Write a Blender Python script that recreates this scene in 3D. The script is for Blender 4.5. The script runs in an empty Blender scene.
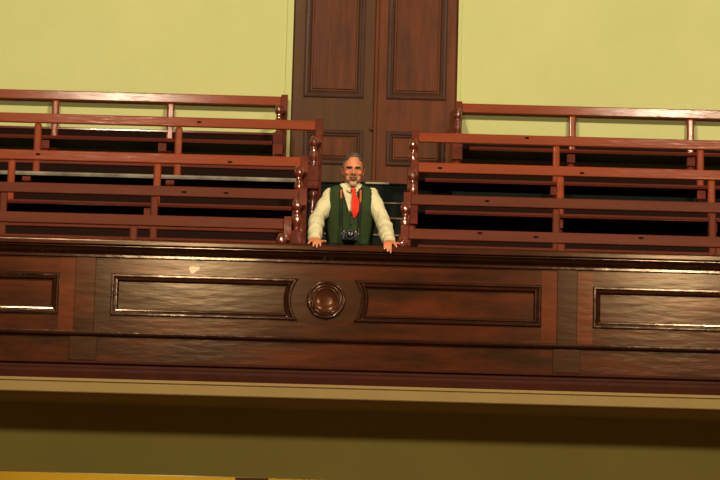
import bpy, bmesh, math, random
from mathutils import Vector, Matrix, Euler
random.seed(7)
C = bpy.context.scene.collection
PI = math.pi

# ------------------------------------------------------------------ camera
F = 2900.0
CAM = Vector((0, -20, 1.6))
P, RL = math.radians(10.0), math.radians(1.55)
fwd = Vector((0, math.cos(P), math.sin(P)))
r0 = Vector((1, 0, 0)); u0 = Vector((0, -math.sin(P), math.cos(P)))
right = math.cos(RL)*r0 + math.sin(RL)*u0
up = -math.sin(RL)*r0 + math.cos(RL)*u0
cd = bpy.data.cameras.new('camera'); cam = bpy.data.objects.new('camera', cd); C.objects.link(cam)
m = Matrix((right, up, -fwd)).transposed().to_4x4(); m.translation = CAM
cam.matrix_world = m
cd.sensor_width = 36; cd.lens = 36*F/720; cd.clip_end = 200
bpy.context.scene.camera = cam

def at(px, py, Y):
    d = fwd*F + right*(px-360) + up*(240-py)
    t = (Y-CAM.y)/d.y
    return CAM + d*t
def zat(px, py, Y): return at(px, py, Y).z
def xat(px, py, Y): return at(px, py, Y).x

def lin(r, g, b):
    f = lambda c: (c/255/12.92) if c/255 <= .04045 else ((c/255+.055)/1.055)**2.4
    return (f(r), f(g), f(b), 1)

# ------------------------------------------------------------------ materials
def mat(name, base, rough=.5, spec=.5, coat=0, noise=None, tint=None, bump=0, bscale=20, stretch=(1,1,1), col2=None, nscale=3, metal=0, emit=None, contrast=(.35,.65), bdist=.01, coat_rough=.1):
    M = bpy.data.materials.new(name); M.use_nodes = True
    n = M.node_tree.nodes; l = M.node_tree.links
    b = n['Principled BSDF']
    b.inputs['Base Color'].default_value = base
    b.inputs['Roughness'].default_value = rough
    b.inputs['Specular IOR Level'].default_value = spec
    b.inputs['Coat Weight'].default_value = coat
    b.inputs['Coat Roughness'].default_value = coat_rough
    b.inputs['Metallic'].default_value = metal
    if tint: b.inputs['Specular Tint'].default_value = (*tint, 1)
    if emit:
        b.inputs['Emission Color'].default_value = emit[0]; b.inputs['Emission Strength'].default_value = emit[1]
    tc = n.new('ShaderNodeTexCoord'); mp = n.new('ShaderNodeMapping'); mp.inputs['Scale'].default_value = stretch
    l.new(tc.outputs['Object'], mp.inputs['Vector'])
    if col2:
        t = n.new('ShaderNodeTexNoise'); t.inputs['Scale'].default_value = nscale; t.inputs['Detail'].default_value = 6
        t.inputs['Roughness'].default_value = .65
        r = n.new('ShaderNodeValToRGB')
        r.color_ramp.elements[0].position = contrast[0]; r.color_ramp.elements[1].position = contrast[1]
        r.color_ramp.elements[0].color = base; r.color_ramp.elements[1].color = col2
        l.new(mp.outputs[0], t.inputs['Vector']); l.new(t.outputs['Fac'], r.inputs[0]); l.new(r.outputs[0], b.inputs['Base Color'])
    if bump:
        t2 = n.new('ShaderNodeTexNoise'); t2.inputs['Scale'].default_value = bscale; t2.inputs['Detail'].default_value = 8
        bp = n.new('ShaderNodeBump'); bp.inputs['Strength'].default_value = bump; bp.inputs['Distance'].default_value = bdist
        l.new(mp.outputs[0], t2.inputs['Vector']); l.new(t2.outputs['Fac'], bp.inputs['Height']); l.new(bp.outputs[0], b.inputs['Normal'])
        if coat: l.new(bp.outputs[0], b.inputs['Coat Normal'])
    return M

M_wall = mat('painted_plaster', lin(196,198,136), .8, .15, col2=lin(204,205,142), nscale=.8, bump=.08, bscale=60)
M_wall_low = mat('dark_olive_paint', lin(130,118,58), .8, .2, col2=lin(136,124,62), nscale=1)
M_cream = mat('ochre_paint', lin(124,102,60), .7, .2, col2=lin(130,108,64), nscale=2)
M_yellow = mat('yellow_paint', lin(214,178,60), .7, .2)
BW = dict(rough=.6, spec=.12, stretch=(.35,4,4), nscale=4)
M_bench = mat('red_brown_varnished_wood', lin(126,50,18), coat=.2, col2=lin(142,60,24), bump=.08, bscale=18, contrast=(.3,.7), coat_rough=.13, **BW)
M_bench_dim = mat('dimmed_front_row_wood', lin(84,34,14), coat=.22, col2=lin(98,41,18), bump=.08, bscale=18, contrast=(.3,.7), coat_rough=.13, **BW)  # bench wood darkened for the front rows, putting their dimmer light into the colour
M_bench_d = mat('darker_red_varnished_wood', lin(92,34,16), coat=.6, col2=lin(114,45,22), bump=.1, bscale=18, coat_rough=.08, rough=.6, spec=.12, nscale=4)
M_under = mat('seat_shade_and_knot_brown', lin(28,13,8), rough=.7, spec=.05)  # near-black colour carries the shade under the seats; also used for rail knots
M_seat = mat('dark_seat_wood', lin(88,32,18), coat=.4, col2=lin(106,40,22), coat_rough=.1, **BW)
M_pale = mat('worn_pale_edge', lin(160,148,128), .5, .3, col2=lin(96,84,72), nscale=3)
M_turn = mat('turned_gloss_wood', lin(98,34,18), .5, .2, coat=1, col2=lin(116,44,24), nscale=8, coat_rough=.05)
WOOD = dict(rough=.175, spec=.17, tint=(1,.74,.48), coat=.0, bump=.17, bscale=11, bdist=.006, stretch=(.4,1,1.8), coat_rough=.14)
M_par = mat('dark_brown_varnished_panelling', lin(42,22,12), col2=lin(82,36,16), nscale=3.0, contrast=(.4,.72), **WOOD)
M_par_red = mat('reddish_brown_varnished_panelling', lin(62,28,13), col2=lin(92,39,17), nscale=5, contrast=(.3,.7), **WOOD)
M_par_grey = mat('greyish_brown_varnished_panelling', lin(44,27,15), col2=lin(58,32,17), nscale=5, contrast=(.3,.7), **WOOD)
M_par_mould = mat('near_black_moulding', lin(32,15,8), .14, .45, tint=(1,.72,.5), coat=.0, col2=lin(50,23,12), nscale=6, bump=.2, bscale=10, stretch=(.6,1,1), coat_rough=.1)
M_plinth = mat('dark_red_plinth', lin(42,15,8), .4, .12, coat=.0, tint=(1,.7,.5), col2=lin(54,19,11), nscale=4, bump=.2, bscale=8)
DW = dict(rough=.6, spec=.12, stretch=(3,1,.4), contrast=(.3,.7), coat_rough=.14)
M_door = mat('dark_brown_door_wood', lin(76,49,27), coat=.25, col2=lin(90,57,32), nscale=5, bump=.06, bscale=30, **DW)
M_door_r = mat('redder_brown_door_wood', lin(80,41,21), coat=.3, col2=lin(112,56,26), nscale=4, bump=.06, bscale=30, **DW)
M_doorp = mat('door_panel_wood', lin(64,36,20), coat=.35, col2=lin(112,54,24), nscale=3, bump=.06, bscale=20, **DW)
M_doorm = mat('dark_door_moulding', lin(58,32,20), .5, .2, coat=.5, col2=lin(74,40,24), nscale=5, coat_rough=.1)
M_dark = mat('dark_teal_carpet', lin(20,24,24), .9, .1, col2=lin(28,32,30), nscale=30)
M_nose = mat('pale_nosing', lin(150,140,118), .5, .4)
M_nose2 = mat('brown_nosing', lin(110,84,54), .5, .4)
M_floor = mat('hall_floor_boards', lin(90,60,36), .5, .4, col2=lin(110,76,46), nscale=4, stretch=(1,.1,1))
M_chip = mat('bare_plaster_chip', lin(205,186,156), .7, .3)
M_skin = mat('skin', lin(178,108,72), .5, .35, col2=lin(188,116,80), nscale=12, bump=.05, bscale=80)
M_lip = mat('lips', lin(156,88,64), .5, .3)
M_hair = mat('grey_brown_hair', lin(52,42,34), .7, .2, col2=lin(92,80,68), nscale=25, bump=.4, bscale=90)
M_beard = mat('grey_stubble', lin(164,112,82), .7, .2, col2=lin(148,118,94), nscale=60, bump=.4, bscale=120)
M_brow = mat('dark_brows', lin(54,38,28), .7, .2)
M_eye = mat('eye_white', lin(215,205,190), .25, .5)
M_iris = mat('dark_iris', lin(35,24,18), .2, .5)
M_shirt = mat('cream_cotton', lin(196,187,152), .85, .15, col2=lin(184,175,140), nscale=10, bump=.35, bscale=14, bdist=.02)
M_vest = mat('dark_green_wool', lin(47,60,33), .85, .15, col2=lin(38,51,27), nscale=14, bump=.2, bscale=22)
M_vedge = mat('dark_green_edge', lin(34,48,28), .8, .2)
M_red = mat('red_silk', lin(206,40,22), .7, .2, col2=lin(222,54,30), nscale=8, bump=.2, bscale=30)
M_black = mat('black_plastic', lin(14,14,14), .4, .3)
M_metal = mat('silver_metal', lin(190,190,190), .25, .5, metal=1)
M_glass = mat('lens_glass', lin(10,12,18), .18, .4)
M_strap = mat('black_strap', lin(26,24,22), .7, .3)
M_tab = mat('orange_leather_tab', lin(170,84,40), .6, .3)
M_trous = mat('charcoal_trousers', lin(40,40,42), .85, .2)
M_shoe = mat('black_shoe_leather', lin(20,18,16), .3, .5)

for m_, v_ in ((M_turn, 2.3), (M_bench_d, 1.9)): m_.node_tree.nodes['Principled BSDF'].inputs['Coat IOR'].default_value = v_

# ------------------------------------------------------------------ helpers
def link(name, bm, material, parent=None, smooth=False, bevel=0, seg=2, **props):
    bmesh.ops.recalc_face_normals(bm, faces=bm.faces)
    me = bpy.data.meshes.new(name); bm.to_mesh(me); bm.free()
    me.materials.append(material)
    if smooth:
        for p in me.polygons: p.use_smooth = True
    o = bpy.data.objects.new(name, me); C.objects.link(o)
    if parent: o.parent = parent
    if bevel:
        md = o.modifiers.new('bevel', 'BEVEL'); md.width = bevel; md.segments = seg; md.limit_method = 'ANGLE'
        md.harden_normals = False
    for k, v in props.items(): o[k] = v
    return o
def thing(name, label, cat, loc=(0,0,0), group=None, kind=None):
    o = bpy.data.objects.new(name, None); C.objects.link(o); o.location = loc; o.empty_display_size = .1
    if label: o['label'] = label
    if cat: o['category'] = cat
    if group: o['group'] = group
    if kind: o['kind'] = kind
    return o
def box(bm, x0, x1, y0, y1, z0, z1, T=None):
    v = [bm.verts.new((x, y, z)) for x in (x0, x1) for y in (y0, y1) for z in (z0, z1)]
    for f in ((0,1,3,2),(4,6,7,5),(0,4,5,1),(2,3,7,6),(0,2,6,4),(1,5,7,3)): bm.faces.new([v[i] for i in f])
    if T is not None:
        for q in v: q.co = T @ q.co
    return v
def bxm(*a, T=None):
    bm = bmesh.new(); box(bm, *a, T=T); return bm
def rings(bm, rs, closed=False, cap=True):
    R = [[bm.verts.new(p) for p in r] for r in rs]
    n = len(R[0]); N = len(R)
    for i in range(N if closed else N-1):
        a, b = R[i], R[(i+1) % N]
        for j in range(n): bm.faces.new((a[j], a[(j+1)%n], b[(j+1)%n], b[j]))
    if cap and not closed:
        bm.faces.new(R[0][::-1]); bm.faces.new(R[-1])
    return R
def lathe(bm, prof, cx=0, cy=0, seg=20, square=()):
    """profile [(radius, z)] about a vertical axis"""
    rs = [[(cx+r*math.cos(2*PI*k/seg), cy+r*math.sin(2*PI*k/seg), z) for k in range(seg)] for r, z in prof]
    rings(bm, rs)
def tube(bm, pts, rad, seg=12, flat=1.0, upv=None):
    pts = [Vector(p) for p in pts]
    if not isinstance(rad, (list, tuple)): rad = [rad]*len(pts)
    rs = []; prev = None
    for i, p in enumerate(pts):
        t = (pts[min(i+1, len(pts)-1)] - pts[max(i-1, 0)]).normalized()
        ref = Vector(upv) if upv else (prev if prev is not None else (Vector((0,0,1)) if abs(t.z) < .9 else Vector((1,0,0))))
        a = t.cross(ref).normalized(); b = a.cross(t).normalized(); prev = b
        rs.append([p + a*rad[i]*math.cos(2*PI*k/seg) + b*rad[i]*flat*math.sin(2*PI*k/seg) for k in range(seg)])
    rings(bm, rs)
def smoothpts(pts, n=6):
    """Catmull-Rom through pts (tuples of any length)"""
    out = []; N = len(pts)
    for i in range(N-1):
        p0, p1, p2, p3 = pts[max(i-1,0)], pts[i], pts[i+1], pts[min(i+2,N-1)]
        for k in range(n):
            t = k/n
            out.append(tuple(.5*((2*b)+(-a+c)*t+(2*a-5*b+4*c-d)*t*t+(-a+3*b-3*c+d)*t**3) for a,b,c,d in zip(p0,p1,p2,p3)))
    out.append(tuple(pts[-1])); return out
def ell(bm, c, r, seg=20, rg=14, T=None):
    c = Vector(c); M = Matrix.Diagonal((r[0], r[1], r[2], 1)); M = Matrix.Translation(c) @ (T.to_4x4() if T else Matrix.Identity(4)) @ M
    bmesh.ops.create_uvsphere(bm, u_segments=seg, v_segments=rg, radius=1, matrix=M)
def sweep_x(bm, prof, x0, x1):
    """prof: list of (y,z) closed polygon extruded along X"""
    rings(bm, [[(x0, y, z) for y, z in prof], [(x1, y, z) for y, z in prof]])
def sweep_closed(bm, path, prof, Y):
    """path: closed list (x,z) counter-clockwise; prof: list of (outward u, forward v)"""
    N = len(path); rs = []
    for i in range(N):
        p, q, r = Vector(path[i-1]), Vector(path[i]), Vector(path[(i+1)%N])
        d1 = (q-p).normalized(); d2 = (r-q).normalized()
        n1 = Vector((d1.y, -d1.x)); n2 = Vector((d2.y, -d2.x))
        n = (n1+n2); n = n/max(n.length_squared, 1e-6)*2
        if n.length > 2.2: n = n.normalized()*2.2
        rs.append([(q.x+n.x*u, Y-v, q.y+n.y*u) for u, v in prof])
    rings(bm, rs, closed=True, cap=False)
def rectpath(x0, x1, z0, z1): return [(x0,z0),(x1,z0),(x1,z1),(x0,z1)]

# ------------------------------------------------------------------ parapet (gallery front)
X0, X1 = -5.2, 5.2
def zy(y360): return zat(360, y360, 0)
par = thing('gallery_parapet', 'long dark brown panelled wooden parapet along the front of the gallery', 'parapet', (0,0,0))
zcap = zy(247.5)
zc2, zf_top, zp_top, zp_bot, zf_bot, zb_bot, zpl = zy(254), zy(263), zy(280.5), zy(322), zy(341), zy(369), zy(385)
# capping rail with an overhanging lip
bm = bmesh.new()
sweep_x(bm, [(-.10,zcap-.012),(-.09,zcap),(.26,zcap),(.27,zcap-.012),(.27,zcap-.045),(-.10,zcap-.045)], X0, X1)
link('cap_rail', bm, M_par, par, bevel=.006)
bm = bmesh.new()
sweep_x(bm, [(-.085,zcap-.047),(-.085,zcap-.058),(-.055,zc2-.012),(-.052,zc2-.03),(-.02,zf_top+.01),(-.02,zf_top-.012),(.12,zf_top-.012),(.12,zcap-.047)], X0, X1)
link('cornice_moulding', bm, M_par_mould, par, bevel=.004)
link('backing_board', bxm(X0, X1, .03, .10, zpl, zf_top), M_par, par)
bm = bmesh.new(); box(bm, X0, X1, 0, .0299, zp_top, zf_top-.0125); link('top_board', bm, M_par, par)
bm = bmesh.new(); box(bm, X0, X1, 0, .0299, zf_bot+.006, zp_bot); link('lower_board', bm, M_par, par)
# string moulding under the panels
bm = bmesh.new()
sweep_x(bm, [(.02,zf_bot+.02),(-.022,zf_bot+.016),(-.03,zf_bot+.013),(-.03,zf_bot+.003),(-.022,zf_bot-.008),(.0,zf_bot-.02),(.02,zf_bot-.02)], X0, X1)
link('string_moulding', bm, M_par_mould, par)
bm = bmesh.new(); box(bm, X0, X1, .006, .0299, zb_bot, zf_bot-.02); link('base_board', bm, M_par, par)
bm = bmesh.new()
sweep_x(bm, [(.0299,zb_bot+.012),(-.02,zb_bot+.006),(-.03,zb_bot-.012),(-.012,zb_bot-.022),(-.012,zb_bot-.04),(-.05,zb_bot-.054),(-.05,zb_bot-.075),(-.046,zpl-.01),(.0299,zpl-.01)], X0, X1)
link('plinth_moulding', bm, M_plinth, par)
xc0 = xat(326, 301, 0)                       # middle of the central bay
zc = (zp_top+zp_bot)/2
hb = xat(567,310,0)-xc0                      # half bay
px = 1/145.0
MPROF = [(.0,.0),(.0,.012),(-.006,.018),(-.016,.018),(-.022,.006),(-.028,.004),(-.034,.012),(-.042,.010),(-.052,-.016),(-.052,-.029),(0,-.029)]
ra = .245
for b in (-1, 0, 1):
    xc = xc0 + b*2*hb
    xi = 2.25*.0+ (xc0-xat(111,295,0))      # outer panel corner
    # centre piece with rounded ends
    zh = (zp_top-zp_bot)/2
    dx = math.sqrt(ra*ra-zh*zh); a0 = math.asin(zh/ra)
    arcR = [(xc+ra*math.cos(-a0+2*a0*k/16), zc+ra*math.sin(-a0+2*a0*k/16)) for k in range(17)]
    arcL = [(2*xc-x, z) for x, z in arcR[::-1]]
    bm = bmesh.new()
    loop = arcR + arcL
    rings(bm, [[(x, 0.0, z) for x, z in loop], [(x, .0299, z) for x, z in loop]])
    link('centre_board', bm, M_par_grey if b == 0 else M_par, par)
    for s in (-1, 1):
        xo = xc + s*xi
        xe = X0 if s < 0 else X1
        if s > 0: path = [(xo, zp_bot), (xo, zp_top)] + [(x, z) for x, z in arcR[::-1]]
        else: path = [(xo, zp_bot)] + [(x, z) for x, z in arcL[::-1]] + [(xo, zp_top)]
        # orientation -> counter clockwise
        ar = sum(path[i-1][0]*path[i][1]-path[i][0]*path[i-1][1] for i in range(len(path)))
        if ar < 0: path = path[::-1]
        if min(p[0] for p in path) < X0 or max(p[0] for p in path) > X1: continue
        bm = bmesh.new(); sweep_closed(bm, path, MPROF, 0.0); link('panel_moulding', bm, M_par_mould, par, smooth=False)
        # sunk field
        xa = min(p[0] for p in path)+.04; xb = max(p[0] for p in path)-.04
        link('panel_field', bxm(xa, xb, .016, .0298, zp_bot+.035, zp_top-.035), M_par_grey if (s<0 and b==0) else M_par, par)
        # stile between panel and pilaster
        xs0, xs1 = sorted((xo, xc+s*(hb-.0)))
        link('stile', bxm(xs0, xs1, .0005, .0298, zp_bot, zp_top), M_par, par)
        xq = xc+s*(hb-.071); xs0, xs1 = sorted((xo+s*.003, xq))
        link('stile_face', bxm(xs0, xs1, -.0015, .0004, zf_bot+.021, zf_top-.0125), M_par_grey if (s < 0 and b == 0) else M_par_red, par)
    # roundel
    bm = bmesh.new()
    prof = [(.0,.006),(.088,.006),(.094,.022),(.104,.026),(.110,.012),(.116,.012),(.122,.024),(.130,.022),(.136,.0)]
    seg = 48
    rs = [[(xc+r*math.cos(2*PI*k/seg), -v, zc+r*math.sin(2*PI*k/seg)) for k in range(seg)] for r, v in prof[1:]]
    R = rings(bm, rs, cap=False); 
    link('roundel_ring', bm, M_par_mould, par, smooth=True)
    bm = bmesh.new()
    rs = [[(xc+r*math.cos(2*PI*k/seg), -v, zc+r*math.sin(2*PI*k/seg)) for k in range(seg)] for r, v in [(.089,.0),(.089,.018),(.080,.010),(.066,.004),(.03,.0015),(.004,.001)]]
    rings(bm, rs); link('roundel_disc', bm, M_par, par, smooth=True)
for k in (-3, -1, 1, 3):
    xp = xc0 + k*hb
    if xp < X0+.2 or xp > X1-.2: continue
    link('pilaster', bxm(xp-.07, xp+.07, -.012, .0003, zf_bot+.015, zf_top-.012), M_par if k == -1 else M_par_grey, par, bevel=.003)
    link('pilaster_foot', bxm(xp-.095, xp+.095, -.006, .0055, zb_bot+.01, zf_bot-.02), M_par_grey, par, bevel=.003)
# thin joint strips beside pilasters, chipped spot
bm = bmesh.new(); cc = at(194, 269.5, 0); pts = []
for k in range(14):
    a = 2*PI*k/14; r = 1+.25*math.sin(3*a+1)+.12*math.sin(7*a)
    pts.append((cc.x+.036*r*math.cos(a), cc.z+.024*r*math.sin(a)+.006*math.cos(a)))
rings(bm, [[(x, -.0015, z) for x, z in pts], [(x, .0005, z) for x, z in pts]])
link('paint_chip', bm, M_chip, par, label='pale bare chip in the varnish')

# ------------------------------------------------------------------ gallery underside and lower hall
def struct(name, bm, m, **k): return link(name, bm, m, None, kind='structure', **k)
zoch = zat(360, 400, -.025)
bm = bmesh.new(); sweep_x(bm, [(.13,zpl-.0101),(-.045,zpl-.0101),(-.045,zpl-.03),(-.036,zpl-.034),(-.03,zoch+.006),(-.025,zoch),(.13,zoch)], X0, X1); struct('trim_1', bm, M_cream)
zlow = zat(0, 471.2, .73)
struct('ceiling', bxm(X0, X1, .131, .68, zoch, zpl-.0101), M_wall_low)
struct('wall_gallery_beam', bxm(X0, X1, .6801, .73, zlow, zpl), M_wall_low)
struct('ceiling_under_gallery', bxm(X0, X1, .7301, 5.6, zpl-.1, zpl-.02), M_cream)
struct('wall_lower_rear', bxm(X0, X1, 5.4, 5.6, 0, zpl-.1001), M_yellow)
struct('floor', bxm(-9, 9, -24, 5.6, -.1, 0), M_floor)
# wooden column under the gallery
cx_ = xat(252, 479, 2.4)
colm = thing('gallery_column', 'brown wooden column with a capital holding up the gallery beam', 'column', (cx_, 2.4, 0))
bm = bmesh.new(); lathe(bm, [(.15,0),(.15,.12),(.11,.16),(.105,.2),(.09,2.9),(.10,2.95)], seg=28); link('shaft', bm, M_door_r, colm, smooth=True)
bm = bmesh.new(); lathe(bm, [(.10,2.951),(.125,3.0),(.10,3.05),(.11,zlow-.25),(.135,zlow-.12),(.125,zlow-.09)], seg=28); box(bm, -.125,.125,-.125,.125, zlow-.0899, zpl-.1005)
link('capital', bm, M_door, colm, bevel=.004)

# ------------------------------------------------------------------ rear wall and doors
YW = 5.25
zdoor = zat(372, 184.5, YW)
xdl, xdm, xdr = xat(291.5, 90, YW), xat(374.6, 90, YW), xat(457, 90, YW)
ZT = 10.6; zdt = zdoor+2.9
bm = bmesh.new()
box(bm, X0-1, xdl, YW, YW+.3, 4.0, ZT); box(bm, xdr, X1+1, YW, YW+.3, 4.0, ZT); box(bm, xdl, xdr, YW, YW+.3, zdt, ZT); box(bm, xdl, xdr, YW, YW+.3, 4.0, zdoor-.05)
struct('wall_rear', bm, M_wall)
# plaster band around the doorway
bm = bmesh.new(); box(bm, xdl-.055, xdl, YW-.02, YW-.0005, 5.2, zdt+.06); box(bm, xdr, xdr+.03, YW-.02, YW-.0005, 5.2, zdt+.06); box(bm, xdl, xdr, YW-.02, YW-.0005, zdt, zdt+.06)
struct('trim_2', bm, M_wall)
struct('trim_3', bxm(xdl, xdr, YW-.03, YW+.25, zdoor-.05, zdoor), M_nose2)
DPROF = [(.0,.0),(.0,.016),(-.012,.02),(-.03,.016),(-.036,.004),(-.05,.008),(-.058,.002),(-.07,-.004),(-.07,-.01),(0,-.01)]
YD = YW+.06
def door(name, xa, xb, panels, material, label, astr):
    d = thing(name, label, 'door', (xa if astr else xb, YD, zdoor), kind='structure')
    o = Vector(d.location)
    def loc(bm):
        for v in bm.verts: v.co -= o
        return bm
    link('leaf', loc(bxm(xa, xb, YD, YD+.05, zdoor+.004, zdt-.004)), material, d, bevel=.004)
    for (pa, pb, z0, z1) in panels:
        bm = bmesh.new(); sweep_closed(bm, rectpath(pa, pb, z0, z1), DPROF, YD-.0005); link('panel_moulding', loc(bm), M_doorm, d)
        bm = bmesh.new(); box(bm, pa+.075, pb-.075, YD-.012, YD-.0005, z0+.075, z1-.075); link('panel', loc(bm), M_doorp, d, bevel=.006)
    if astr:
        link('meeting_bead', loc(bxm(xa-.012, xa+.022, YD-.03, YD-.0005, zdoor+.004, zdt-.004)), material, d, bevel=.008)
        bm = bmesh.new(); zk = zat(372,128,YW); ell(bm, (xa-.025, YD-.026, zk), (.014,.012,.018)); tube(bm, [(xa-.025,YD-.001,zk),(xa-.025,YD-.02,zk)], .008)
        link('door_knob', loc(bm), M_door, d, smooth=True)
zA = zat(372, 97, YW); zB = zat(372, 129.5, YW); zCc = zat(372, 164, YW)
door('door_1', xdl+.003, xdm-.004, [(xat(304.5,60,YW), xat(364.5,60,YW), zA, zdt-.13), (xat(303,150,YW), xat(363,150,YW), zCc, zB)], M_door, 'left leaf of the dark brown panelled double door', False)
door('door_2', xdm+.006, xdr-.003, [(xat(387.5,60,YW), xat(447,60,YW), zA, zdt-.13), (xat(386,150,YW), xat(445,150,YW), zCc, zB)], M_door_r, 'right, redder leaf of the dark brown panelled double door', True)

# ------------------------------------------------------------------ terraces
YR = {1: 5.17, 2: 4.2, 3: 3.4, 4: 2.6, 5: 1.8}         # plane of each bench's back rail
ROW = {}
for s, px_, ys in (('L', 250, {1:96.2, 2:119.4, 3:156.2, 4:188.7, 5:218.2}), ('R', 470, {1:104, 2:134.2, 3:164.1, 4:196.3, 5:230.5})):
    for k, y in ys.items(): ROW[s, k] = zat(px_, y, YR[k])
BH = {('L',2): .91, ('L',5): .91}
ZF = {}
for k in range(1, 6):
    ZF[k] = ROW['R', k] - .85
for k in range(1, 6):
    BH['R', k] = .85
    BH['L', k] = ROW['L', k] - ZF[k]
zfront = 4.12
Lx = {1:287, 2:322, 3:307.5, 4:306, 5:291}
Rx = {1:455, 2:411, 3:410.5, 4:403, 5:400}
XE = {}
for k in range(1, 6):
    XE['L', k] = xat(Lx[k], 100+30*k, YR[k]); XE['R', k] = xat(Rx[k], 100+30*k, YR[k])
YF = {k: YR[k]-.62 for k in YR}; YF[5] = 1.15
for s, n_ in (('L', 'left'), ('R', 'right')):
    bm = bmesh.new()
    for k in range(1, 6):
        y1 = YF[k-1]-.0005 if k > 1 else YW-.001
        e = XE[s, k]+(.03 if s == 'L' else -.03)
        if s == 'L': box(bm, X0, e, YF[k], y1, zfront-.1, ZF[k])
        else: box(bm, e, X1, YF[k], y1, zfront-.1, ZF[k])
    struct('terrace_'+n_, bm, M_dark)
struct('floor_gallery', bxm(X0, X1, .28, 1.149, zfront-.1, zfront), M_dark)
st = thing('aisle_stairs', 'dark aisle stairs with pale nosings climbing to the double door', 'stairs', (0, 1.15, zfront))
O = Vector(st.location)
def step(x0, x1, y0, y1, z1, m_):
    sp = link('step', bxm(x0-O.x, x1-O.x, y0-O.y, y1-O.y, 0, z1-O.z), M_dark, st)
    link('nosing', bxm(x0+.01-O.x, x1-.01-O.x, y0-.015-O.y, y0+.04-O.y, z1-O.z+.0005, z1+.016-O.z), m_, sp, bevel=.004)
for k in range(5, 0, -1):
    x0, x1 = XE['L', k]+.031, XE['R', k]-.031
    zp = zfront if k == 5 else ZF[k+1]
    y0 = YF[k]; y2 = (YF[k-1] if k > 1 else YW-.16)-.0165; ym = y0+.38
    step(x0, x1, y0, ym-.0165, (zp+ZF[k])/2+.047, M_nose2)
    step(x0, x1, ym, y2, ZF[k]+.047, M_nose2 if k > 1 else M_dark)
xn0, xn1, yn, zn = xat(365.5,184,4.9), xat(389,184,4.9), YF[1]+.38, ZF[1]+.063
link('worn_nosing', bxm(xn0-O.x, xn1-O.x, yn-.022-O.y, yn+.05-O.y, zn-.012-O.z, zn+.006-O.z), M_nose, st, bevel=.003)

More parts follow.
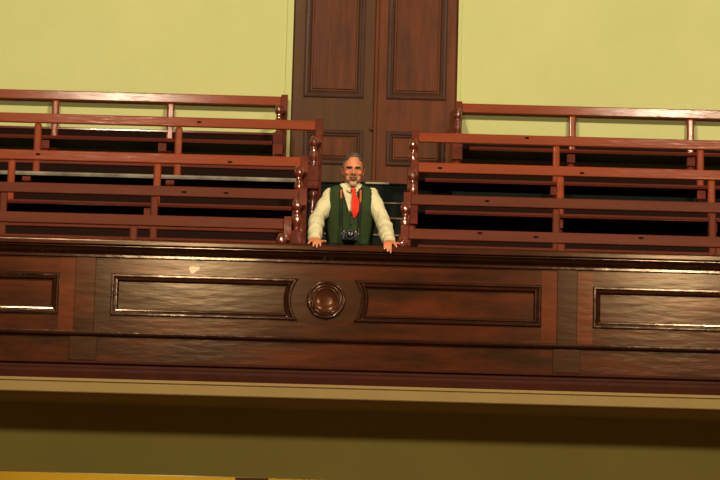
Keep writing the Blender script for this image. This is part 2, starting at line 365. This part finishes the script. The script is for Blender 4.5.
# ------------------------------------------------------------------ benches
def turned_profile(top):
    base = [(.018,0),(.026,.012),(.026,.03),(.018,.05),(.02,.12),(.027,.16),(.018,.172),(.036,.19),(.041,.215),(.036,.24),(.018,.258)]
    return base
def make_bench(side, k, xe, posts, label, pale=False):
    Y = YR[k]; zf = ZF[k]; H = BH[side, k]
    s = 1 if side == 'L' else -1                         # +1: aisle end at larger X
    xfar = -4.9 if side == 'L' else 4.9
    xm = (xe+xfar)/2
    M_b = M_bench if k < 4 else M_bench_dim
    root = thing('gallery_bench', label, 'bench', (xm, Y, zf), 'red-brown gallery benches '+('left' if side=='L' else 'right')+' of the aisle')
    xe -= xm; xfar -= xm
    xl, xr = min(xe, xfar), max(xe, xfar)
    lean = {1:.055, 2:.03, 3:.05, 4:.05, 5:.05}[k]; sd = -.078 if pale else -.045
    def yb(z): return .0 - (H-z)*lean                    # back leans away from the sitter
    sh = Matrix(((1,0,0,0),(0,1,lean,-H*lean),(0,0,1,0),(0,0,0,1)))
    bm = bxm(xl+.03, xr-.03, -.035, .0, H-.086, H-.002, T=sh)
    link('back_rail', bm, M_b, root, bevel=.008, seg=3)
    link('lower_rail', bxm(xl+.03, xr-.03, -.036, -.004, .505+(0 if not pale else -.02), .53, T=sh), M_seat, root, bevel=.008)
    link('light_blocking_board', bxm(xl+.03, xr-.03, -.022, -.008, .35, .5049-(0 if not pale else .02), T=sh), M_under, root)  # board added to block light reaching the wall, painted near black as gap shade
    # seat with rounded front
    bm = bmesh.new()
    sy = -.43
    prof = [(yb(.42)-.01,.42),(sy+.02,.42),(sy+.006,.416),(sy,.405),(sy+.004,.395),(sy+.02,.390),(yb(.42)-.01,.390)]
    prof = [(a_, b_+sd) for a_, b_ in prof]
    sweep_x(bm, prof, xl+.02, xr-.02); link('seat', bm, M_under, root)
    if True:
        bm = bmesh.new(); sweep_x(bm, [(sy-.004,.418+sd),(sy-.010,.402+sd),(sy-.004,.386+sd),(sy-.0005,.386+sd),(sy-.0005,.418+sd)], xl+.115, xr-.115); link('seat_edging', bm, M_pale if pale else M_seat, root, **({'label': 'worn pale strip on the seat edge'} if pale else {}))
    # back posts and front legs
    pz = [p-xm for p in posts]
    def bench_leg(x):
        bm = bmesh.new()
        lathe(bm, turned_profile(0), x, sy+.05, seg=16)
        lg = link('front_leg', bm, M_turn, root, smooth=True)
        link('leg_block', bxm(x-.036, x+.036, sy+.014, sy+.086, .2581, .3795+sd), M_seat, lg, bevel=.004)
    for x in pz:
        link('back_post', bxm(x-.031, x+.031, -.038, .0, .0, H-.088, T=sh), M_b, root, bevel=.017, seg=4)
        bench_leg(x-.035)
    for e in (xe, xfar):
        d = s if e == xe else -s
        # end back post with a rounded, slightly raised head
        bm = bmesh.new()
        T = sh
        pr = []
        for a in range(9):
            t = PI*a/8; pr.append((-.022-.040*math.cos(t), H+.000+.016*math.sin(t)))
        yy = [(.012,.0)]+[(.012,H)]+[(q,z) for q, z in pr[::-1]]+[(-.066,H-.02),(-.06,H-.13),(-.044,H-.17),(-.044,.0)]
        xx = (e-d*.058, e)
        R = rings(bm, [[T@Vector((x,y,z)) for y, z in yy] for x in xx])
        link('end_post', bm, M_bench_d, root, bevel=.005)
        # turned front support
        ex = e-d*.03-(.035 if side == 'L' else .02)
        if e != xe: ex = e-d*.04
        bm = bmesh.new(); cy = sy+.045
        lathe(bm, turned_profile(0), ex, cy, seg=20)
        lg = link('front_leg', bm, M_turn, root, smooth=True); bm = bmesh.new()
        lathe(bm, [(.02,.4551),(.026,.462),(.028,.47),(.02,.48),(.026,.50),(.036,.53),(.038,.55),(.03,.575),(.018,.597),(.024,.603),(.024,.612),(.018,.618),(.03,.628),(.039,.648),(.04,.665),(.033,.686),(.016,.698)], ex, cy, seg=20)
        link('baluster', bm, M_turn, lg, smooth=True)
        bm = bxm(ex-.046, ex+.046, cy-.044, cy+.044, .2581, .455); link('leg_block', bm, M_bench_d, lg, bevel=.006)
        # scrolled arm from the back post to the turned support
        pts = smoothpts([(e-d*.03, yb(.74)-.02, .735), (e-d*.03+(ex-e+d*.03)*.4, -.20, .70), (ex, cy+.09, .715), (ex, cy+.01, .70), (ex, cy-.03, .672)], 5)
        bm = bmesh.new(); tube(bm, pts, [.026+.004*math.sin(i*.5) for i in range(len(pts))], seg=10, flat=.75)
        link('arm', bm, M_bench_d, root, smooth=True)
    for mx_, my_ in MARKS.get((side, k), ()):
        w_ = at(mx_, my_, Y-.04)
        bm = bmesh.new(); lx, lz = w_.x-xm, w_.z-zf
        if lz > H-.012 or lz < H-.076: lz = H-.044
        r_ = [[sh @ Vector((lx+a_*math.cos(2*PI*q/12), y_, lz+b_*math.sin(2*PI*q/12))) for q in range(12)] for a_, b_, y_ in ((.022,.011,-.034),(.020,.009,-.0362))]
        rings(bm, r_); link('wood_knot', bm, M_under, root)
    return root
MARKS = {('L',2): ((199,126),), ('L',3): ((230,162),(38,154)), ('L',4): ((184,192),(226,193)), ('R',3): ((440,168),(582,173)), ('R',4): ((487,201),), ('R',5): ((480,233),(536,237),(641,238)), ('R',2): ((527,138),)}
Lp = {1:(55,170,-60), 2:(37,178,-104), 3:(11,157,-135), 4:(3,154,-148), 5:(133,-25,-183)}
Rp = {1:(572,690,808), 2:(556,700,844), 3:(560,711,862), 4:(556,712,866), 5:(561,719,877)}
names = {1:'rear row against the green wall', 2:'second row from the wall', 3:'middle row', 4:'second row from the front', 5:'front row behind the parapet'}
extra = {('L',1):'set back from the aisle', ('L',2):'its end reaching furthest into the aisle', ('L',3):'with two nail marks on its rail',
         ('L',4):'end post beside the man', ('L',5):'nearest the man\'s left-hand rail'}
extra = {}
for side, Xd, Pd in (('L', Lx, Lp), ('R', Rx, Rp)):
    for k in range(1, 6):
        zr = 100+30*k
        xe = xat(Xd[k], zr, YR[k])
        posts = [xat(p, zr, YR[k]) for p in Pd[k]]
        posts = [p for p in posts if abs(p) < 4.7]
        make_bench(side, k, xe, posts, 'red-brown wooden bench %s of the aisle, %s' % ('left' if side == 'L' else 'right', names[k]), pale=(side == 'L' and k == 2))

# ------------------------------------------------------------------ the man
YM = .50
fz = zfront
S = lambda px_, py_, Y: at(px_, py_, Y)
man = None
def remesh_obj(name, bm, material, parent, vox, sm=4, **props):
    o = link(name, bm, material, parent, smooth=True, **props)
    r = o.modifiers.new('remesh', 'REMESH'); r.mode = 'VOXEL'; r.voxel_size = vox; r.use_smooth_shade = True
    s_ = o.modifiers.new('smooth', 'SMOOTH'); s_.factor = .5; s_.iterations = sm
    return o
# key joints (world)
neck = S(353, 186, .50); sh0 = S(331, 193.5, .52); sh1 = S(371.8, 194, .52)
el0 = S(317, 219, .42); el1 = S(382.8, 221.5, .42)
wr0 = S(314.5, 239.5, .10); wr1 = S(389.5, 242, .10)
hx = neck.x
mx = xat(349.3, 240, .6)
pel = Vector((mx+.005, .62, fz+.93))
# torso rings: (z, cx, cy, halfwidth, halfdepth)
zs = sh0.z
TOR = [(pel.z-.10, mx+.005, .62, .165, .112), (pel.z, mx+.004, .61, .17, .115), (pel.z+.12, mx, .59, .155, .108), (zs-.36, mx, .575, .148, .105), (zs-.24, mx, .555, .16, .112),
       (zs-.13, mx, .535, .178, .118), (zs-.05, mx, .525, .185, .108), (zs+.0, mx, .515, .172, .092), (zs+.035, mx, .505, .13, .075), (zs+.06, mx, .50, .075, .062), (zs+.09, hx, .49, .056, .058)]
def tor_at(z):
    for a, b in zip(TOR, TOR[1:]):
        if z <= b[0]:
            t = max(0, (z-a[0])/(b[0]-a[0])); t = t*t*(3-2*t) if False else t
            return [a[i]+(b[i]-a[i])*t for i in range(1, 5)]
    return list(TOR[-1][1:])
def tring(z, off=0, seg=48, e=2.4):
    cx, cy, w, d = tor_at(z); w += off; d += off; r = []
    for k in range(seg):
        a = 2*PI*k/seg; c, s_ = math.cos(a), math.sin(a)
        r.append(Vector((cx+w*math.copysign(abs(c)**(2/e), c), cy+d*math.copysign(abs(s_)**(2/e), s_), z)))
    return r
def torso(bm, off, z0, z1, n=40, seg=48):
    rings(bm, [tring(z0+(z1-z0)*i/n, off, seg) for i in range(n+1)])
man = thing('person', 'man in cream shirt, green waistcoat and red neckerchief leaning on the parapet', 'person', (mx, .6, fz))
MO = Vector(man.location)
def L(bm):
    for v in bm.verts: v.co -= MO
    return bm
# --- body (skin): torso, neck, head, arms, hands
bm = bmesh.new()
torso(bm, -.012, pel.z-.10, zs+.09)
# head
HC = S(353, 170.3, .455)              # head centre, eye level
def head_pt(a, t):
    """a azimuth (0 = +x, -pi/2 = face), t -1..1 vertical"""
    h = math.asin(t)
    w, df, db, hh = .072, .094, .092, .126
    c = math.cos(h)
    x = w*c*math.cos(a); y = c*math.sin(a); y *= df if y < 0 else db
    z = hh*t
    if t < 0:                              # jaw taper
        k = -t
        x *= 1-.20*k**1.4; y *= 1-.12*k
        y -= .010*k if math.sin(a) < 0 else -.0
        if math.sin(a) > 0: y *= 1-.25*k; 
    return Vector((x, y, z))
tilt = Euler((math.radians(6), math.radians(0), math.radians(3))).to_matrix()
def HP(p): return HC + tilt @ Vector(p)
def head_surf(bm, off=0, n=26, seg=40, t0=-1, t1=1):
    rs = []
    for i in range(n+1):
        hh = -PI/2+.06+(PI-.12)*i/n
        t = math.sin(hh)
        r = []
        for k in range(seg):
            p = head_pt(2*PI*k/seg, t); p = p*(1+off/p.length) if p.length else p
            r.append(HP(p))
        rs.append(r)
    rings(bm, rs)
head_surf(bm)
tube(bm, [(hx, .515, zs-.02), (hx, .50, zs+.06), HP((0,.02,-.06))], [.062,.056,.054], 20)
# brow ridge, nose, cheeks, chin, ears
ell(bm, HP((-.028,-.080,.022)), (.026,.014,.010)); ell(bm, HP((.028,-.080,.022)), (.026,.014,.010))
tube(bm, [HP((0,-.086,.016)), HP((0,-.100,-.010)), HP((0,-.112,-.030)), HP((0,-.100,-.042))], [.007,.009,.0145,.010], 12)
for s_ in (-1, 1):
    ell(bm, HP((s_*.013,-.098,-.034)), (.009,.010,.008))
    ell(bm, HP((s_*.038,-.068,-.024)), (.024,.014,.018))
    ell(bm, HP((s_*.030,-.056,-.060)), (.024,.018,.030))
    ell(bm, HP((s_*.073,.008,-.008)), (.009,.017,.031))
    ell(bm, HP((s_*.079,.014,.004)), (.006,.013,.018))
ell(bm, HP((0,-.068,-.103)), (.030,.014,.020)); ell(bm, HP((0,-.084,-.066)), (.026,.012,.012))
# arms and hands
def arm(bm, a, b, c, r, end=True):
    pts = smoothpts([(*a, r[0]), (*((a+b)/2), r[1]), (*b, r[2]), (*((b+c)/2), r[3]), (*c, r[4])], 5)
    tube(bm, [p[:3] for p in pts], [p[3] for p in pts], 18)
arm(bm, sh0+Vector((-.0,0,-.02)), el0, wr0, (.052,.044,.036,.034,.026))
arm(bm, sh1+Vector((.0,0,-.02)), el1, wr1, (.052,.044,.036,.034,.026))
fingerpads = []
def hand(bm, wr, kn_c, spread, side, tips, thumb):
    """palm from wrist to knuckles resting on the cap; fingers bend over its front edge"""
    kz = zcap+.020
    kn_c = Vector((kn_c, -.055, kz))
    # palm
    mid = (wr+kn_c)/2; mid.z = max(mid.z, zcap+.036)
    for t in (-1.5,-.5,.5,1.5):
        k = kn_c+Vector((t*.0195, abs(t)*.004, 0))
        tube(bm, [wr+Vector((t*.011,0,0)), mid+Vector((t*.017,0,0)), k], [.018,.018,.0145], 10)
    for i, t in enumerate((-1.5,-.5,.5,1.5)):
        k = kn_c+Vector((t*.0195, abs(t)*.004, 0)); dx, drop, ln = tips[i]
        p1 = k+Vector((dx*.35, -.032*ln, .004-.2*drop*.3))
        p2 = Vector((k.x+dx*.7, min(p1.y-.010, -.112)if drop > .018 else p1.y-.016, zcap+.012-drop*.45))
        p3 = Vector((k.x+dx, p2.y-.002 if drop > .018 else p2.y-.014, zcap+.008-drop))
        tube(bm, [k, p1, p2, p3], [.0125,.0108,.0098,.0078], 10)
        ell(bm, p1, (.0104,.0104,.0102), 10, 8)
        fingerpads.append((p3, p2))
    b0 = wr*.45+kn_c*.55+Vector((thumb*.030,0,-.004))
    tube(bm, [wr*.8+kn_c*.2+Vector((thumb*.012,0,0)), b0, b0+Vector((thumb*.030,-.022,-.002)), b0+Vector((thumb*.046,-.046,-.005))], [.016,.0135,.011,.0085], 10)
hand(bm, wr0, xat(315.5,245,-.05), 1, 0, [(-.020,.008,.9),(-.004,.026,1.0),(.001,.034,1.05),(.006,.024,.95)], 1)
hand(bm, wr1, xat(389,247,-.05), 1, 1, [(-.002,.034,.95),(.000,.050,1.05),(.002,.058,1.0),(.022,.016,.9)], 1)
# legs inside the trousers, feet
for s_ in (-1, 1):
    hp = Vector((mx+s_*.09, .62, pel.z-.06)); kn = Vector((mx+s_*.11, .58, fz+.50)); an = Vector((mx+s_*.12, .62, fz+.09))
    arm(bm, hp, kn, an, (.082,.072,.052,.05,.036))
    tube(bm, [(an.x, .66, fz+.05), (an.x+s_*.01, .55, fz+.045), (an.x+s_*.02, .47, fz+.03)], [.034,.038,.028], 12)
zh_ = HC.z-MO.z
_n = M_skin.node_tree.nodes; _l = M_skin.node_tree.links; _b = _n['Principled BSDF']
_src = _b.inputs['Base Color'].links[0].from_socket
_tc = _n.new('ShaderNodeTexCoord'); _sx = _n.new('ShaderNodeSeparateXYZ'); _l.new(_tc.outputs['Object'], _sx.inputs[0])
def _mr(a_, b_):
    q = _n.new('ShaderNodeMapRange'); q.inputs['From Min'].default_value = a_; q.inputs['From Max'].default_value = b_; _l.new(_sx.outputs['Z'], q.inputs['Value']); return q
_m1 = _mr(zh_-.042, zh_-.078); _m2 = _mr(zh_-.17, zh_-.14)
_mu = _n.new('ShaderNodeMath'); _mu.operation = 'MULTIPLY'; _l.new(_m1.outputs[0], _mu.inputs[0]); _l.new(_m2.outputs[0], _mu.inputs[1])
_m3 = _n.new('ShaderNodeMath'); _m3.operation = 'MULTIPLY'; _l.new(_mu.outputs[0], _m3.inputs[0]); _m3.inputs[1].default_value = .6
_mx = _n.new('ShaderNodeMix'); _mx.data_type = 'RGBA'; _l.new(_m3.outputs[0], _mx.inputs['Factor']); _l.new(_src, _mx.inputs['A']); _mx.inputs['B'].default_value = lin(150,128,104)
_l.new(_mx.outputs['Result'], _b.inputs['Base Color'])
body = remesh_obj('body', L(bm), M_skin, man, .0042, 6)
# fingernails
M_nail = mat('nails', lin(222,170,140), .3, .5)
for p3, p2 in fingerpads:
    bm = bmesh.new(); ell(bm, p3+Vector((0,-.006,.001)), (.0042,.002,.0052), 8, 6); link('fingernail', L(bm), M_nail, man, smooth=True)
# eyes, brows, lips, beard, hair
for s_ in (-1, 1):
    bm = bmesh.new(); ell(bm, HP((s_*.028,-.0815,.004)), (.0115,.007,.0036)); e = link('eye', L(bm), M_eye, man, smooth=True)
    bm = bmesh.new(); ell(bm, HP((s_*.028,-.0885,.004)), (.0052,.0025,.0036)); link('iris', L(bm), M_iris, e, smooth=True)
    bm = bmesh.new(); tube(bm, [HP((s_*.009,-.096,.009)), HP((s_*.022,-.0965,.0135)), HP((s_*.038,-.090,.015)), HP((s_*.050,-.078,.010))], [.0048,.0066,.006,.003], 10)
    link('eyebrow', L(bm), M_brow, man, smooth=True)
bm = bmesh.new(); tube(bm, [HP((-.024,-.090,-.069)), HP((-.010,-.0985,-.066)), HP((0,-.0998,-.0668)), HP((.010,-.0985,-.066)), HP((.024,-.090,-.069))], [.0015,.003,.0032,.003,.0015], 10, flat=.8)
link('lips', L(bm), M_lip, man, smooth=True)
bm = bmesh.new(); tube(bm, [HP((-.028,-.088,-.062)), HP((-.012,-.099,-.055)), HP((0,-.1015,-.0535)), HP((.012,-.099,-.055)), HP((.028,-.088,-.062))], [.003,.0062,.006,.0062,.003], 10, flat=.7)
link('moustache', L(bm), M_beard, man, smooth=True)
# beard: patch of the jaw surface
bm = bmesh.new()
def head_patch(bm, test, off, n=60, seg=96):
    G = {}
    for i in range(n+1):
        hh = -PI/2+.03+(PI-.06)*i/n; t = math.sin(hh)
        for k in range(seg):
            p = head_pt(2*PI*k/seg, t); G[i,k] = (p, p*(1+off/p.length))
    V = {}
    def gv(i, k):
        k %= seg
        if (i,k) not in V: V[i,k] = bm.verts.new(HP(G[i,k][1]))
        return V[i,k]
    for i in range(n):
        for k in range(seg):
            c = (G[i,k][0]+G[i+1,(k+1)%seg][0])/2
            if test(c): bm.faces.new((gv(i,k), gv(i,k+1), gv(i+1,k+1), gv(i+1,k)))
bm = bmesh.new()
def hairtest(c):
    if c.z > .086: return True
    if c.z > .060 and c.y > -.060: return True
    if c.z > .015 and c.y > -.030: return True
    return (c.z > -.015 and c.y > -.018 and c.y < -.002) or (c.y > .030 and c.z > -.06)
head_patch(bm, hairtest, .0075)
o = link('hair', L(bm), M_hair, man, smooth=True); sm_ = o.modifiers.new('sm', 'SMOOTH'); sm_.iterations = 6; md = o.modifiers.new('solid', 'SOLIDIFY'); md.thickness = .009; md.offset = -1
# --- shirt
bm = bmesh.new()
torso(bm, .004, pel.z-.06, zs+.062)
def sleeve(bm, a, b, c):
    b2 = b+Vector((0,0,.0)); cc_ = c+(c-b)*.02
    inn = Vector((.030 if a.x < mx else -.030, 0, .022))
    pts = smoothpts([(*(a+inn), .036), (*a, .055), (*((a*.6+b*.4)), .056), (*((a*.25+b*.75)), .054), (*b2, .053), (*((b*.7+c*.3)), .054), (*((b*.35+c*.65)), .052), (*((b*.12+c*.88)), .048), (*cc_, .041)], 5)
    out = []
    for i, p in enumerate(pts):
        r = p[3]+.0015*math.sin(i*1.35)
        out.append((p[:3], r))
    tube(bm, [o_[0] for o_ in out], [o_[1] for o_ in out], 20)
sleeve(bm, sh0+Vector((.008,0,-.008)), el0, wr0+Vector((0,.012,.004)))
sleeve(bm, sh1+Vector((-.008,0,-.008)), el1, wr1+Vector((0,.012,.004)))
shirt = remesh_obj('shirt', L(bm), M_shirt, man, .0055, 3)
tx = bpy.data.textures.new('cloth_folds', 'CLOUDS'); tx.noise_scale = .07; tx.noise_depth = 2
dm = shirt.modifiers.new('folds', 'DISPLACE'); dm.texture = tx; dm.strength = .022; dm.mid_level = .5; dm.texture_coords = 'LOCAL'
for s_, wr, el in ((0, wr0, el0), (1, wr1, el1)):
    d = (wr-el).normalized(); bm = bmesh.new(); tube(bm, [wr-d*.045, wr-d*.03, wr+d*.0, wr+d*.006], [.040,.043,.042,.037], 20)
    link('cuff', L(bm), M_shirt, shirt, smooth=True)
# collar: two leaves
for s_ in (-1, 1):
    bm = bmesh.new()
    zt = zs+.088
    N_ = 10; g = []
    for i in range(N_+1):
        a = math.radians(90 - s_*(0) ) if False else None
        t = i/N_; an = PI/2 - s_*(t*PI*.93)
        cx_c, cy_c = hx, .488
        xx = cx_c+ .067*math.cos(an); yy = cy_c+.067*math.sin(an)
        top = Vector((xx, yy, zt-.012-.035*t*t)); 
        dn = .032+.020*t*t
        bot = Vector((cx_c+(.067+.012)*math.cos(an), cy_c+(.080+.004*t)*math.sin(an)-.008*t, top.z-dn))
        g.append((bm.verts.new(top), bm.verts.new(bot)))
    for a, b in zip(g, g[1:]): bm.faces.new((a[0], b[0], b[1], a[1]))
    o = link('collar', L(bm), M_shirt, shirt, smooth=True); md = o.modifiers.new('s', 'SOLIDIFY'); md.thickness = .004
# --- waistcoat: open V, open arm holes
bm = bmesh.new()
z0, z1, n, seg = pel.z-.05, zs+.052, 110, 168
zV = S(352, 212, .42).z
Rg = [tring(z0+(z1-z0)*i/n, .014, seg) for i in range(n+1)]
V = {}
def gv(i, k):
    k %= seg
    if (i,k) not in V: V[i,k] = bm.verts.new(Rg[i][k])
    return V[i,k]
for i in range(n):
    for k in range(seg):
        c = (Rg[i][k]+Rg[i+1][(k+1)%seg])/2
        dx = abs(c.x-mx-.002)
        if c.y < .50 and c.z > zV and dx < .012+(c.z-zV)*.30: continue
        # arm hole
        dzh = c.z-(zs-.035)
        if c.z > zs-.15 and dx > .150-.0*dzh and abs(c.y-.53) < .075 + (.02 if c.z > zs-.05 else 0): continue
        if dx > .150 and c.z > zs-.10: continue
        if dx < .066 and c.z > zs+.03: continue
        bm.faces.new((gv(i,k), gv(i,k+1), gv(i+1,k+1), gv(i+1,k)))
for _ in range(5): bmesh.ops.smooth_vert(bm, verts=[v for v in bm.verts if v.is_boundary], factor=.5, use_axis_x=True, use_axis_y=True, use_axis_z=True)
vest = link('waistcoat', L(bm), M_vest, man, smooth=True); md = vest.modifiers.new('s', 'SOLIDIFY'); md.thickness = .006; md.offset = 0
def tfront(x, z, off=.02):
    cx, cy, w, d = tor_at(z); w += off; d += off
    q = min(.999, abs((x-cx)/w)); return cy-d*(1-q**2.4)**(1/2.4)
bm = bmesh.new()
for s_ in (-1, 1):
    pts = [(mx+s_*(.014+(z-zV)*.30), tfront(mx+s_*(.014+(z-zV)*.30), z, .019), z) for z in [zV-.0+(zs+.02-zV)*i/10 for i in range(11)]]
    tube(bm, pts, .0055, 8)
pts = [(mx+.0, tfront(mx, z, .018), z) for z in [pel.z-.04+(zV-pel.z+.05)*i/12 for i in range(13)]]
tube(bm, pts, .004, 8)
link('edging', L(bm), M_vedge, vest, smooth=True)
bm = bmesh.new()
for i in range(5):
    z = zV-.02-i*.065; ell(bm, (mx+.010, tfront(mx, z, .021), z), (.007,.004,.007), 12, 8)
link('buttons', L(bm), M_vedge, vest, smooth=True)
for s_ in (-1, 1):
    z = pel.z+.13; bm = bmesh.new(); x0_, x1_ = mx+s_*.065, mx+s_*.115
    tube(bm, [(x0_, tfront(x0_, z, .018), z), ((x0_+x1_)/2, tfront((x0_+x1_)/2, z, .018), z+.003), (x1_, tfront(x1_, z, .018), z+.006)], .006, 8, flat=1)
    link('pocket_welt', L(bm), M_vedge, vest, smooth=True)
# --- neckerchief
kn = S(353.3, 189.5, .38); 
bm = bmesh.new()
ell(bm, (kn.x, .405, kn.z), (.021,.018,.016)); 
zend = S(355.5, 218, .40).z
prof = [(0,.012,.010),(.12,.015,.014),(.3,.024,.015),(.5,.031,.015),(.68,.030,.013),(.85,.018,.012),(1,.004,.006)]
rs = []
for i in range(25):
    t = i/24
    for a, b in zip(prof, prof[1:]):
        if t <= b[0]: q = (t-a[0])/(b[0]-a[0]); w = a[1]+(b[1]-a[1])*q; d = a[2]+(b[2]-a[2])*q; break
    z = kn.z-.008+(zend-kn.z+.008)*t; x = kn.x+.016*math.sin(PI*t*.9)+.006*t
    yy = min(tfront(x, min(z, zs-.02), .014)-.004, .42)
    rs.append([(x+w*math.cos(2*PI*k/24), yy-.006+d*.7*math.sin(2*PI*k/24)*(1+.45*math.cos(5*2*PI*k/24+t*2)), z) for k in range(24)])
rings(bm, rs)
link('neckerchief', L(bm), M_red, man, smooth=True)
# --- trousers, shoes
bm = bmesh.new()
torso(bm, .012, pel.z-.09, pel.z+.05, 8)
for s_ in (-1, 1):
    hp = Vector((mx+s_*.09, .62, pel.z-.06)); kn_ = Vector((mx+s_*.11, .58, fz+.50)); an = Vector((mx+s_*.12, .62, fz+.07))
    arm(bm, hp, kn_, an, (.098,.09,.072,.068,.064))
remesh_obj('trousers', L(bm), M_trous, man, .008, 3)
for s_ in (-1, 1):
    x = mx+s_*.12; bm = bmesh.new()
    tube(bm, [(x,.71,fz+.046),(x,.66,fz+.052),(x+s_*.01,.56,fz+.048),(x+s_*.02,.47,fz+.040),(x+s_*.022,.42,fz+.03)], [.03,.043,.046,.045,.026], 16)
    remesh_obj('shoe', L(bm), M_shoe, man, .006, 2)
# --- camera hanging on its strap
ck = S(349.8, 235.2, .37)
cy0 = tfront(ck.x, ck.z, .03)-.035
cm = thing('camera', 'black camera hanging from a neck strap in front of the green waistcoat', 'camera', (ck.x, cy0, ck.z))
bm = bxm(-.058, .058, -.022, .028, -.040, .026); box(bm, -.058,-.030,-.036,-.0221,-.038,.020)
link('camera_body', bm, M_black, cm, bevel=.008, seg=3)
bm = bmesh.new(); rings(bm, [[(-.024,-.02,.0262),(.024,-.02,.0262),(.024,.024,.0262),(-.024,.024,.0262)],[(-.015,-.014,.046),(.015,-.014,.046),(.015,.018,.046),(-.015,.018,.046)]])
link('viewfinder_hump', bm, M_black, cm, bevel=.003)
bm = bmesh.new(); seg = 28
def ylathe(bm, prof, zc_=0, xc_=0):
    rings(bm, [[(xc_+r*math.cos(2*PI*k/seg), y, zc_+r*math.sin(2*PI*k/seg)) for k in range(seg)] for r, y in prof])
ylathe(bm, [(.034,-.0221),(.034,-.045),(.031,-.047),(.031,-.075),(.036,-.078),(.036,-.098),(.033,-.10)], -.010, .004)
lens = link('lens_barrel', bm, M_black, cm, smooth=False, bevel=.001)
bm = bmesh.new(); ylathe(bm, [(.028,-.1001),(.024,-.103),(.012,-.106),(.001,-.107)], -.010, .004); link('lens_glass', bm, M_glass, lens, smooth=True)
bm = bmesh.new(); lathe(bm, [(.009,.0262),(.009,.034),(.007,.035)], .042, 0, 14); link('shutter_dial', bm, M_metal, cm)
bm = bmesh.new(); lathe(bm, [(.008,.0262),(.008,.032),(.007,.033)], -.042, 0, 14); link('mode_dial', bm, M_metal, cm)
for s_ in (-1, 1):
    bm = bmesh.new(); ell(bm, (s_*.060, 0, .016), (.004,.004,.004), 10, 8); link('strap_lug', bm, M_metal, cm, smooth=True)
o_ = Vector(cm.location)
stops = {}
bm = bmesh.new(); bt = bmesh.new()
for s_ in (-1, 1):
    xt = S(341.3 if s_ < 0 else 360.8, 192, .4).x
    zt = S(341, 190, .4).z
    ptsA = [(ck.x+s_*.062, cy0+.0, ck.z+.018)]
    for i in range(1, 9):
        t = i/8; z = ck.z+.018+(zt-ck.z-.018)*t; x = ck.x+s_*.062+(xt-ck.x-s_*.062)*min(1, t*1.1)
        ptsA.append((x, tfront(x, min(z, zs-.015), .036), z))
    top = ptsA[-1]
    ptsB = [top, (hx+s_*.078, .47, zs+.052), (hx+s_*.076, .52, zs+.088), (hx+s_*.045, .568, zs+.092), (hx, .585, zs+.085)]
    full = smoothpts(ptsA+ptsB[1:], 3)
    rs = []
    tube(bm, [Vector(p)-o_ for p in full], .0075, 8, flat=.45, upv=(0,-1,.15))
    tb = [p for p in full if zt-.10+(.03 if s_<0 else 0) < p[2] < zt+.012 and p[1] < .47]
    if len(tb) > 1: tube(bt, [Vector(p)-o_+Vector((0,-.004,0)) for p in tb], .0078, 8, flat=.5, upv=(0,-1,.15))
stp = link('strap', bm, M_strap, cm, smooth=True)
link('strap_tab', bt, M_tab, stp, smooth=True, label='orange-brown leather strap tabs')

# ------------------------------------------------------------------ lights
def area(name, loc, target, size, power, col, sx=None):
    ld = bpy.data.lights.new(name, 'AREA'); ld.shape = 'DISK'; ld.size = size; ld.energy = power; ld.color = col
    o = bpy.data.objects.new(name, ld); C.objects.link(o); o.location = loc
    o.rotation_euler = (Vector(target)-Vector(loc)).to_track_quat('-Z', 'Y').to_euler()
    return o
WARM = (1, .84, .58)
def lamp(name, loc, r, power, col=WARM):
    ld = bpy.data.lights.new(name, 'POINT'); ld.shadow_soft_size = r; ld.energy = power; ld.color = col
    o = bpy.data.objects.new(name, ld); C.objects.link(o); o.location = loc
lamp('hall_lamp', (-3.45, -10, 12.4), .45, 4800)
lamp('hall_lamp', (4.4, -10, 12.4), .45, 5200)
lamp('parapet_highlight_lamp', (-1.75, -10, 6.9), .4, 1050)  # unseen low pair added to put highlights on the parapet
lamp('parapet_highlight_lamp', (3.3, -10, 6.9), .4, 1050)
lamp('under_gallery_light', (-1.3, 1.3, 3.2), .15, 30, (1,.8,.5))  # unseen source added in front of the column to brighten it
lamp('under_gallery_light', (-2, 3.2, 3.3), .15, 90, (1,.75,.35))
lamp('under_gallery_light', (.5, 3.2, 3.3), .15, 40, (1,.75,.35))
w = bpy.data.worlds.new('world'); bpy.context.scene.world = w; w.use_nodes = True
w.node_tree.nodes['Background'].inputs[0].default_value = (1, .72, .42, 1)
w.node_tree.nodes['Background'].inputs[1].default_value = .045
sc = bpy.context.scene
sc.view_settings.view_transform = 'Standard'
sc.view_settings.look = 'None'
sc.view_settings.exposure = 0
